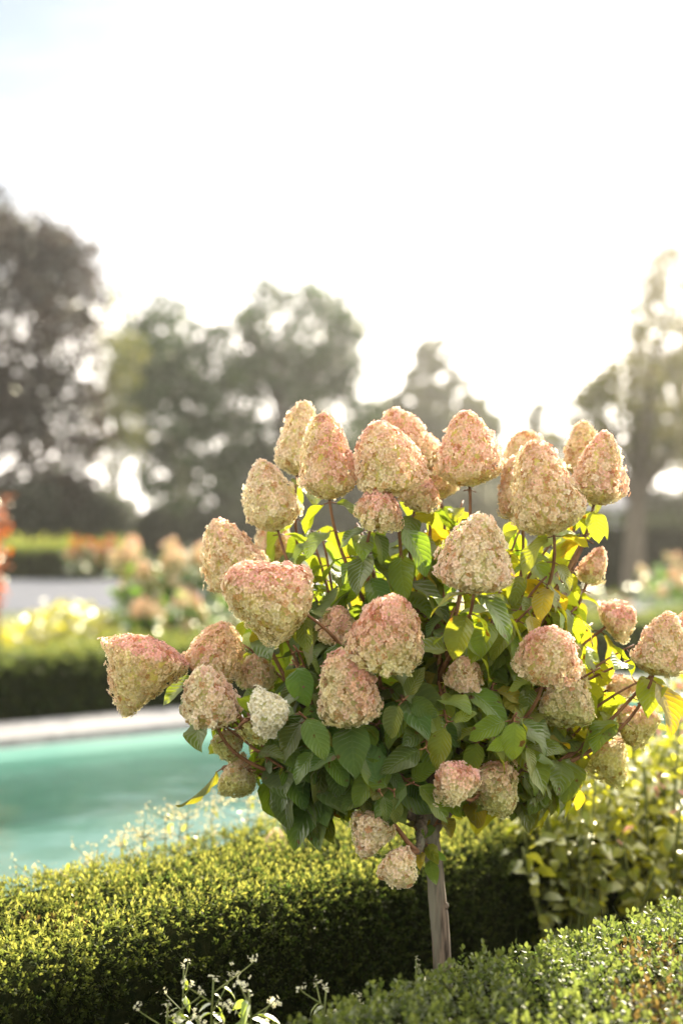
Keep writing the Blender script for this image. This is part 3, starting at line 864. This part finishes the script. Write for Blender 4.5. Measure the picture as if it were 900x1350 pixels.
# far woodland
wm = MB(); r_ = np.random.RandomState(77)
nw = 26000
xx = r_.uniform(-75, 75, nw); hh = 3.2 + 1.4 * np.sin(xx * .21) + 1.0 * np.sin(xx * .53 + 1) + .8 * np.sin(xx * 1.3)
pos = np.stack([xx, 118 + r_.uniform(-4, 4, nw), r_.rand(nw) ** .8 * hh], -1)
add_quads(wm, pos, .7, np.array([.04, .05, .025]) * r_.uniform(.6, 1.4, (nw, 1)), .8)
tag(wm.build('far_woodland', M_tree), 'hazy line of distant woodland along the horizon', 'woodland', kind='stuff')

# grey garden building
bx, bd = X(797, 62), 62
g = empty('garden_building', (bx, bd, 0), 'low grey rendered building with a slate roof beyond the tall dark hedge', 'building')
mb = MB(); box(mb, (bx, bd, 1.05), (3.4, 4, 2.1)); mb.build('wall', M_render, g, False)
mb = MB()
v = np.array([[bx - 1.9, bd - 2.2, 2.1], [bx + 1.9, bd - 2.2, 2.1], [bx + 1.9, bd + 2.2, 2.1], [bx - 1.9, bd + 2.2, 2.1], [bx - 1.9, bd, 3.0], [bx + 1.9, bd, 3.0]])
mb.add(v, [[0, 1, 5, 4], [2, 3, 4, 5], [0, 3, 2, 1]], [[0, 4, 3], [1, 2, 5]]); mb.build('roof', M_roof, g, False)
mb = MB(); box(mb, (bx - .7, bd - 2.02, 1.0), (.8, .08, 1.9)); mb.build('door', M_tbark, g, False)
mb = MB(); box(mb, (bx + .8, bd - 2.02, 1.3), (.9, .08, .8)); mb.build('window', M_roof, g, False)


# ------------------------------------------------------------------ shrubs and perennials
def bush(name, label, base, h, rad, nstem, nleaf, leaf, cols, group, cat='shrub', seed=1, heads=0, hsize=.12, htype='pink', tmpl=MED, mat=None, stemm=None,
         flowers=None, low=.25, dome=True, up=.2, headlow=.75, glossy=False):
    r_ = np.random.RandomState(seed)
    base = np.array([base[0], base[1], 0.])
    root = empty(name, base, label, cat, group)
    sm = MB(); tips = []
    LP, LD = [], []
    for k in range(nstem):
        a = r_.rand() * 6.283; q = rad * r_.rand() ** .5
        zt = h * (1 - .35 * (q / rad) ** 2 if dome else 1) * r_.uniform(.85, 1.02)
        tip = base + np.array([math.cos(a) * q, math.sin(a) * q, zt])
        b0 = base + np.array([math.cos(a) * q * .25, math.sin(a) * q * .25, 0])
        pth = bez(b0, b0 + [0, 0, zt * .4], tip - np.array([math.cos(a) * q * .2, math.sin(a) * q * .2, zt * .25]), tip, 8)
        tube(sm, pth, np.linspace(.006, .0025, 8) * (1 + h * .3), 5); tips.append((tip, nrm(pth[-1] - pth[-2])))
        m = nleaf // nstem
        u = low + (1 - low) * r_.rand(m) ** .8
        pp = np.stack([np.interp(u, np.linspace(0, 1, 8), pth[:, c]) for c in range(3)], -1)
        dr = r_.normal(size=(m, 3)); dr[:, 2] = dr[:, 2] * .5 + up
        dr = nrm(dr)
        LP.append(pp + dr * leaf * r_.uniform(.1, .9, (m, 1))); LD.append(dr)
    sm.build('stems', stemm or M_gstem, root)
    LP = np.concatenate(LP); LD = np.concatenate(LD); n = len(LP)
    f = np.clip(.5 + .35 * snoise(LP, 9 / max(h, .4), seed) + r_.normal(0, .28, n), 0, 1)[:, None]
    C = np.asarray(cols[0]) * (1 - f) + np.asarray(cols[1]) * f
    fm = MB(); Ls = leaf * r_.uniform(.6, 1.25, n)
    add_leaves(fm, LP, LD, np.tile(UP, (n, 1)) + r_.normal(0, .5, (n, 3)), Ls, Ls * .62, C, fold=.25, bend=.7, tmpl=tmpl)
    fm.build('foliage', mat or M_shrub, root)
    for k in range(heads):
        if k < len(tips):
            tp, ax = tips[k]
            ax = nrm(ax + r_.normal(0, .3, 3)); s = hsize * r_.uniform(.75, 1.2)
            if r_.rand() > headlow: tp = tp - [0, 0, h * .3 * r_.rand()]
            hb = MB(); head(hb, tp + ax * s * .4, ax, s * .8, s * 1.1, htype if isinstance(htype, str) else htype[k % len(htype)], seed * 50 + k, fsize=hsize * .095, layers=((1, .9),), spacing=hsize * .11)
            hb.build('flower_head', M_petal, root)
    if flowers:
        fc, n_, fs = flowers
        per = max(2, int(n_ / len(tips)))
        for tp, ax in tips:
            fm = MB(); pos = tp + r_.normal(0, 1, (per, 3)) * fs * .8
            add_florets(fm, pos, np.tile(UP, (per, 1)), fs * r_.uniform(.7, 1.2, per), np.array(fc) * r_.uniform(.8, 1.15, (per, 1)), np.tile(np.array(fc) * .7, (per, 1)), jit=.8)
            fm.build('flower_cluster', M_flower, root)
    return root


# right-hand backlit shrubs in the bed between the hedges
RB = 'leafy shrubs in the bed right of the trunk'
G1, G2 = (.12, .16, .04), (.32, .35, .09)
for k, (x, y, h, rd, lab, fl) in enumerate([
    (.60, 3.78, .74, .17, 'small leafy shrub nearest the hydrangea trunk, with backlit yellow-green leaves', None),
    (.84, 3.92, .84, .21, 'leafy shrub standing second from the trunk, pale glossy leaves', ((.8, .4, .38), 14, .016)),
    (1.02, 4.18, .93, .22, 'taller leafy shrub with small pink flowers at its top', ((.8, .4, .38), 40, .018)),
    (1.22, 4.42, .98, .24, 'tallest leafy shrub, cut by the right edge of the photo', ((.75, .3, .32), 40, .018)),
    (1.14, 3.92, .76, .18, 'leafy shrub low at the right edge, just above the near hedge', None),
    (.70, 4.35, .86, .20, 'bright backlit shrub directly behind the hanging right flower heads', ((.85, .75, .7), 30, .016)),
    (1.45, 4.9, 1.02, .28, 'farthest of the bright leafy shrubs at the right', ((.8, .45, .42), 40, .02))]):
    bush('leafy_shrub', lab, (x, y), h * 1.17, rd * 1.25, 16, 720, .046, (G1, G2), RB, seed=200 + k, flowers=fl, low=.2, up=.1, mat=M_shrub)
# low growth at the foot of the trunk
for k, (x, y, h, lab) in enumerate([(.45, 3.25, .42, 'low leafy plant right of the trunk, catching spots of sun'), (.62, 3.5, .5, 'low plant between the trunk and the leafy shrubs'),
                                    (.33, 3.08, .36, 'smallest leafy plant close behind the trunk')]):
    bush('leafy_plant', lab, (x, y), h, .12, 8, 110, .05, (G1, G2), 'low plants around the trunk', cat='plant', seed=230 + k, low=.3, flowers=((.85, .85, .75), 9, .009))


# white-flowered weeds
def weed(label, px, py, d, seed, bend=0., n=6, s=1.0, h0=None):
    r_ = np.random.RandomState(seed)
    top = P(px, py, d); b0 = np.array([top[0] - bend, top[1] + .02, 0.])
    root = empty('flowering_weed', b0, label, 'weed', 'weeds growing between the two hedges')
    sm, lm = MB(), MB()
    pth = bez(b0, b0 + [0, 0, top[2] * .5], top - [bend * .3, 0, .12], top, 14)
    tube(sm, pth, np.linspace(.0035, .0016, 14), 6)
    LP, LD = [], []; ends = [(top, nrm(pth[-1] - pth[-2]))]
    for k in range(n):
        u = .72 + .25 * k / n; j = u * 13; p = pth[int(j)] * (1 - j % 1) + pth[min(int(j) + 1, 13)] * (j % 1)
        a = k * 2.4 + r_.rand(); o = np.array([math.cos(a), math.sin(a) * .6, .75]); l = r_.uniform(.03, .075) * s
        e = p + o * l
        tube(sm, bez(p, p + o * l * .4, e - [0, 0, .006], e, 6), np.linspace(.0016, .001, 6), 5)
        ends.append((e, nrm(o)))
        for q in range(2):
            LP.append(p + o * l * .2 * q); LD.append([o[0], o[1], -.1 - .4 * r_.rand()])
    for k in range(8):
        j = r_.uniform(5, 12); p = pth[int(j)]; a = r_.rand() * 6.28
        LP.append(p); LD.append([math.cos(a), math.sin(a), -.1])
    n_ = len(LP); LP = np.array(LP); LD = np.array(LD)
    Ls = r_.uniform(.022, .042, n_) * s
    add_leaves(lm, LP, LD, np.tile(UP, (n_, 1)) + r_.normal(0, .3, (n_, 3)), Ls, Ls * .4, np.tile([.13, .19, .08], (n_, 1)) * r_.uniform(.7, 1.2, (n_, 1)), tmpl=MED, bend=.8)
    for (e, ax) in ends:
        m_ = 7; fm = MB()
        pos = e + r_.normal(0, .0045, (m_, 3)) * s
        add_florets(fm, pos, np.tile(ax, (m_, 1)), .0034 * s, np.tile([.86, .86, .72], (m_, 1)), np.tile([.6, .62, .3], (m_, 1)), jit=.6)
        fm.build('flower_cluster', M_flower, root)
    sm.build('stems', M_gstem, root); lm.build('foliage', M_shrub, root)


weed('tall white-flowered weed, highest of the cluster at the bottom of the photo', 282, 1288, 2.52, 1, .02)
weed('white-flowered weed with spreading sprays right of the tallest one', 328, 1304, 2.5, 2, -.03, 8, 1.2)
weed('short white-flowered weed left of the cluster', 222, 1322, 2.5, 3, .02)
weed('lone small weed against the dark hedge face, left of the near hedge', 430, 1302, 2.5, 4, .03, 5, .9)
weed('lowest weed at the bottom edge, between the short one and the cluster', 262, 1338, 2.46, 5, 0, 5)
weed('faint shaded weed close against the dark hedge', 243, 1272, 2.72, 6, .01, 4, .8)
weed('tiny weed tip just left of the trunk above the near hedge', 548, 1262, 2.8, 7, .0, 4, .7)
weed('weed sprig peeking over the left end of the near hedge', 474, 1318, 2.5, 8, .0, 4, .8)

# wispy seed stalks behind the lit hedge
WG = 'wispy seed stalks behind the sunlit hedge'
WL = ['leftmost wispy stalk above the hedge, against the pool', 'short wispy stalk right of the leftmost one', 'wispy stalk at the left shoulder of the hedge', 'pinkish wispy stalk above the hedge hump',
      'tall wispy stalk left of the hanging lime flower head', 'wispy stalk under the hanging lime flower head', 'wispy stalk right of the hanging lime flower head', 'bright wispy stalk in the haze of light mid hedge',
      'wispy stalk left of the low leafy twig', 'wispy stalk below the low leafy twig', 'wispy stalk close to the hanging cream flower head', 'wispy stalk just left of the trunk',
      'pale wispy stalk leaning over the pool', 'fine wispy stalk, lowest of the left ones']
for k, (px, py) in enumerate([(95, 1135), (130, 1118), (165, 1096), (192, 1082), (222, 1058), (250, 1060), (283, 1046), (330, 1036), (365, 1038), (410, 1042), (450, 1044), (500, 1040), (240, 1078), (60, 1140)]):
    r_ = np.random.RandomState(900 + k)
    # stand just behind the hedge's back edge
    x0 = (px - 450) / F
    dd = None
    for dtry in np.linspace(2.5, 6, 400):
        v = np.array([x0 * dtry, dtry]) - np.array([0., 3.2])
        if v @ N1 > .56 + .03 * (k % 3): dd = dtry; break
    top = P(px, py, dd)
    top[2] = max(top[2], .56)
    b0 = np.array([top[0] + .01, top[1] + .01, 0.])
    root = empty('seed_stalk', b0, WL[k], 'weed', WG)
    sm, fm, lm = MB(), MB(), MB()
    pth = bez(b0, b0 + [0, 0, top[2] * .5], top - [.02, 0, .1], top, 10)
    tube(sm, pth, np.linspace(.003, .0012, 10), 5)
    PP = []
    for j in range(13):
        u = r_.uniform(.72, 1) * 9; p = pth[int(u)]
        o = np.array([r_.normal() * .8, r_.normal() * .8, r_.uniform(.1, .8)]); l = r_.uniform(.02, .07); e = p + o * l
        tube(sm, [p, (p + e) / 2 - [0, 0, .003], e], [.001, .0008, .0007], 4)
        PP.append(e); PP.append((p + e) / 2)
    PP = np.array(PP); PP = np.repeat(PP, 5, 0) + r_.normal(0, .009, (len(PP) * 5, 3))
    add_florets(fm, PP, np.tile(UP, (len(PP), 1)), .0036, np.tile([.78, .72, .45], (len(PP), 1)) * r_.uniform(.8, 1.1, (len(PP), 1)), np.tile([.55, .5, .25], (len(PP), 1)), jit=1)
    n_ = 16; j = r_.uniform(5.5, 9, n_).astype(int)
    Ld = r_.normal(size=(n_, 3)); Ls = r_.uniform(.018, .035, n_)
    add_leaves(lm, pth[j] + r_.normal(0, .008, (n_, 3)), Ld, np.tile(UP, (n_, 1)), Ls, Ls * .3, np.tile([.2, .24, .07], (n_, 1)), tmpl=SML)
    sm.build('stem', M_gstem, root); fm.build('seed_head', M_flower, root); lm.build('foliage', M_shrub, root)

v = P(358, 1087, 3.62)
bush('flowering_plant', 'blurred pale pink flower head rising out of the hedge top below the lime flower heads', (v[0], v[1]), v[2] - .03, .03, 3, 40, .03, ((.08, .11, .03), (.15, .18, .05)), None, cat='plant', seed=290,
     heads=1, hsize=.085, htype='cream', low=.6)
# orange-leaved shrub, left edge
bush('orange_shrub', 'shrub with glowing orange leaves cut by the left edge of the photo', (X(-8, 11.9), 11.9), 1.6, .17, 9, 260, .06, ((.14, .03, .006), (.3, .085, .012)), None, seed=301,
     low=.35, stemm=M_stem, flowers=((.6, .16, .05), 18, .022), dome=False)
# pink hydrangea shrubs beyond the pool
PB = 'pink hydrangea shrubs beyond the pool'
for k, (px, d, h, rd, nh, lab) in enumerate([
    (178, 14.4, 1.12, .26, 9, 'distant pink hydrangea shrub, leftmost of the row beyond the pool'),
    (212, 13.8, 1.16, .28, 11, 'distant pink hydrangea shrub, second in the row beyond the pool'),
    (252, 14.0, 1.2, .3, 11, 'distant pink hydrangea shrub partly behind the left flower heads'),
    (300, 14.6, 1.15, .3, 8, 'distant pink hydrangea shrub seen through the gap below the left flower heads'),
    (190, 12.9, .72, .2, 6, 'low pink-flowered shrub in front of the distant row'),
    (245, 12.7, .78, .22, 7, 'low rosy shrub beside the low pink-flowered one'),
    (880, 17.5, .98, .5, 9, 'distant pink-flowered shrub before the tall dark hedge at the right edge'),
    (915, 16.0, .9, .4, 7, 'distant pink shrub almost outside the right edge')]):
    bush('pink_hydrangea', lab, (X(px, d), d), h, rd, 14, 300, .1, ((.03, .08, .02), (.07, .15, .03)), PB, seed=320 + k, heads=nh, hsize=.17 if h > 1 else .13, htype=['blush', 'cream', 'pink'], headlow=.6)
# mixed perennials in the far bed
PG = 'mounded perennials in the bed beyond the pool'
spots = [(-8, 13.6, .5, 'y', 'yellow-green mounded perennial at the far left of the bed beyond the pool'), (45, 14.2, .56, 'y', 'yellow-green mound next to the far left one'),
         (88, 15.0, .66, 'y', 'tallest yellow-green mound, with a pale pinkish plume'), (128, 14.3, .55, 'y', 'yellow-green mound left of the pink shrubs'),
         (160, 14.0, .45, 'y', 'small yellow-green mound touching the pink shrubs'),
         (15, 12.7, .34, 's', 'silvery low mound just behind the far pool hedge, leftmost'), (62, 12.9, .32, 's', 'silvery low mound behind the far pool hedge, second from left'),
         (108, 13.0, .34, 's', 'silvery low mound behind the far pool hedge, third from left'), (150, 13.1, .32, 's', 'silvery low mound in front of the pink shrubs'),
         (205, 12.4, .42, 'g', 'green mound below the pink shrubs'), (280, 12.9, .5, 'g', 'green mound behind the tan flower head'),
         (340, 14, .55, 'g', 'green perennial seen through the hydrangea crown, left side'), (430, 14.5, .6, 'y', 'yellow-green perennial seen through the middle of the crown'),
         (520, 15, .6, 'g', 'green perennial behind the centre of the crown'), (610, 16, .6, 'y', 'yellow-green perennial behind the cream cone flower head'),
         (700, 17, .6, 'g', 'green perennial behind the right side of the crown'), (790, 19, .6, 'g', 'dull green perennial below the grey building')]
CC = {'y': ((.10, .13, .025), (.30, .31, .05)), 's': ((.07, .10, .05), (.27, .30, .18)), 'g': ((.03, .06, .02), (.09, .13, .03))}
for k, (px, d, h, c, lab) in enumerate(spots):
    fl = {'y': ((.6, .55, .3), 17, .022), 's': ((.6, .62, .45), 17, .022), 'g': ((.75, .35, .38), 12, .03)}[c]
    bush('perennial', lab, (X(px, d), d), h, .36, 16, 420, .085, CC[c], PG, cat='plant', seed=350 + k, flowers=fl, low=.15, tmpl=SML)
# red and orange plants on the distant hedge line
for k, (px, d, c, lab) in enumerate([(100, 36.0, (.55, .13, .03), 'orange flowering plant before the distant hedge, left of three'), (122, 36.0, (.6, .13, .02), 'bright orange flowering plant, middle of three'),
                                     (145, 36.0, (.5, .04, .03), 'red flowering plant before the distant hedge, right of three')]):
    bush('canna_plant', lab, (X(px, d), d), .95, .13, 7, 60, .2, ((.04, .08, .02), (.08, .13, .03)), 'orange and red flowering plants by the distant hedge', cat='plant', seed=400 + k, flowers=(c, 35, .085), tmpl=SML)

# ------------------------------------------------------------------ haze
bpy.ops.mesh.primitive_cube_add(size=1)
hz = bpy.context.object; hz.name = 'haze'
zb, zt_ = -2.0, 15.5
hz.scale = (230, 190, zt_ - zb); hz.location = (0, 55, (zb + zt_) / 2)
m, nt, out = newmat('haze_air')
pv = nt.nodes.new('ShaderNodeVolumePrincipled')
pv.inputs['Color'].default_value = (1, .97, .92, 1); pv.inputs['Density'].default_value = .001; pv.inputs['Anisotropy'].default_value = .86
nt.links.new(pv.outputs[0], out.inputs['Volume'])
hz.data.materials.append(m); hz['kind'] = 'stuff'; hz['label'] = 'warm sunlit haze in the air'

# ------------------------------------------------------------------ light, sky, camera
w = bpy.data.worlds.new('World'); scene.world = w; w.use_nodes = True
nt = w.node_tree; nt.nodes.clear(); N = nt.nodes.new; L = nt.links.new
out = N('ShaderNodeOutputWorld'); bg = N('ShaderNodeBackground'); bg.inputs['Strength'].default_value = .05
sk = N('ShaderNodeTexSky'); sk.sky_type = 'NISHITA'; sk.sun_disc = False
sk.sun_elevation = math.radians(SUN_EL); sk.sun_rotation = math.radians(SUN_AZ); sk.air_density = 1.0; sk.dust_density = .6; sk.ozone_density = 1.0
tc = N('ShaderNodeTexCoord'); mp = N('ShaderNodeMapping'); mp.inputs['Scale'].default_value = (1.2, 1.2, 5.0); mp.inputs['Rotation'].default_value = (0, .25, .2)
no = N('ShaderNodeTexNoise'); no.inputs['Scale'].default_value = 2.6; no.inputs['Detail'].default_value = 7; no.inputs['Roughness'].default_value = .55; no.inputs['Distortion'].default_value = .6
L(tc.outputs['Generated'], mp.inputs['Vector']); L(mp.outputs[0], no.inputs['Vector'])
mr = N('ShaderNodeMapRange'); mr.inputs['From Min'].default_value = .42; mr.inputs['From Max'].default_value = .68; mr.inputs['To Max'].default_value = .85
L(no.outputs['Fac'], mr.inputs['Value'])
sx = N('ShaderNodeSeparateXYZ'); L(tc.outputs['Generated'], sx.inputs[0])
m3 = N('ShaderNodeMapRange'); m3.interpolation_type = 'SMOOTHSTEP'; m3.inputs['From Min'].default_value = .84; m3.inputs['From Max'].default_value = .4
m3.inputs['To Min'].default_value = 0; m3.inputs['To Max'].default_value = 1; L(sx.outputs['Y'], m3.inputs['Value'])   # bright cloud added outside the camera's view as fill light
cc_ = N('ShaderNodeMix'); cc_.data_type = 'RGBA'; L(m3.outputs[0], cc_.inputs['Factor']); 
m5 = N('ShaderNodeMapRange'); m5.interpolation_type = 'SMOOTHSTEP'; m5.inputs['From Min'].default_value = .26; m5.inputs['From Max'].default_value = .06; L(sx.outputs['Z'], m5.inputs['Value'])   # bright hazy band low in the sky
hb_ = N('ShaderNodeMix'); hb_.data_type = 'RGBA'; L(m5.outputs[0], hb_.inputs['Factor']); hb_.inputs[6].default_value = (8.2, 8.1, 8.1, 1); hb_.inputs[7].default_value = (34, 31, 27.5, 1); L(hb_.outputs[2], cc_.inputs[6]); cc_.inputs[7].default_value = (22.5, 21.4, 20, 1)
ma = N('ShaderNodeMath'); ma.operation = 'MULTIPLY_ADD'; L(m3.outputs[0], ma.inputs[0]); ma.inputs[1].default_value = .35; mb2 = N('ShaderNodeMath'); mb2.operation = 'MULTIPLY_ADD'; L(m5.outputs[0], mb2.inputs[0]); mb2.inputs[1].default_value = .7; L(mr.outputs[0], mb2.inputs[2]); L(mb2.outputs[0], ma.inputs[2]); ma.use_clamp = True
mx = N('ShaderNodeMix'); mx.data_type = 'RGBA'; L(ma.outputs[0], mx.inputs['Factor']); L(cc_.outputs[2], mx.inputs[7]); hs = N('ShaderNodeHueSaturation'); hs.inputs['Saturation'].default_value = .6; L(sk.outputs[0], hs.inputs['Color']); L(hs.outputs[0], mx.inputs[6])
L(mx.outputs[2], bg.inputs['Color']); L(bg.outputs[0], out.inputs['Surface'])

sd = bpy.data.lights.new('sun', 'SUN'); sd.energy = 5.0; sd.angle = math.radians(.6); sd.color = (1, .9, .74)
so = bpy.data.objects.new('sun', sd); col.objects.link(so)
el, az = math.radians(SUN_EL), math.radians(SUN_AZ)
to = Vector((math.cos(el) * math.sin(az), math.cos(el) * math.cos(az), math.sin(el)))
so.rotation_euler = to.to_track_quat('Z', 'Y').to_euler(); so.location = (5, 12, 10)

cd = bpy.data.cameras.new('camera'); co = bpy.data.objects.new('camera', cd); col.objects.link(co)
cd.sensor_fit = 'VERTICAL'; cd.sensor_height = 56; cd.sensor_width = 37.3; cd.lens = F * 56 / 1350
co.location = (0, 0, EYE); co.rotation_euler = (math.radians(90) + math.atan((HZ - 675) / F), 0, 0)
cd.clip_end = 1500; cd.clip_start = .05
cd.dof.use_dof = True; cd.dof.focus_distance = FOCUS; cd.dof.aperture_fstop = cd.lens / 29.0; cd.dof.aperture_blades = 0
scene.camera = co

scene.render.engine = 'CYCLES'
cy = scene.cycles
cy.use_denoising = True
try: cy.denoiser = 'OPENIMAGEDENOISE'
except Exception: pass
cy.max_bounces = 8; cy.diffuse_bounces = 4; cy.glossy_bounces = 2; cy.transmission_bounces = 5; cy.transparent_max_bounces = 8; cy.volume_bounces = 1
cy.caustics_reflective = False; cy.caustics_refractive = False
cy.sample_clamp_indirect = 8
scene.view_settings.view_transform = 'Standard'; scene.view_settings.look = 'None'
scene.view_settings.exposure = 1.7; scene.view_settings.gamma = 1
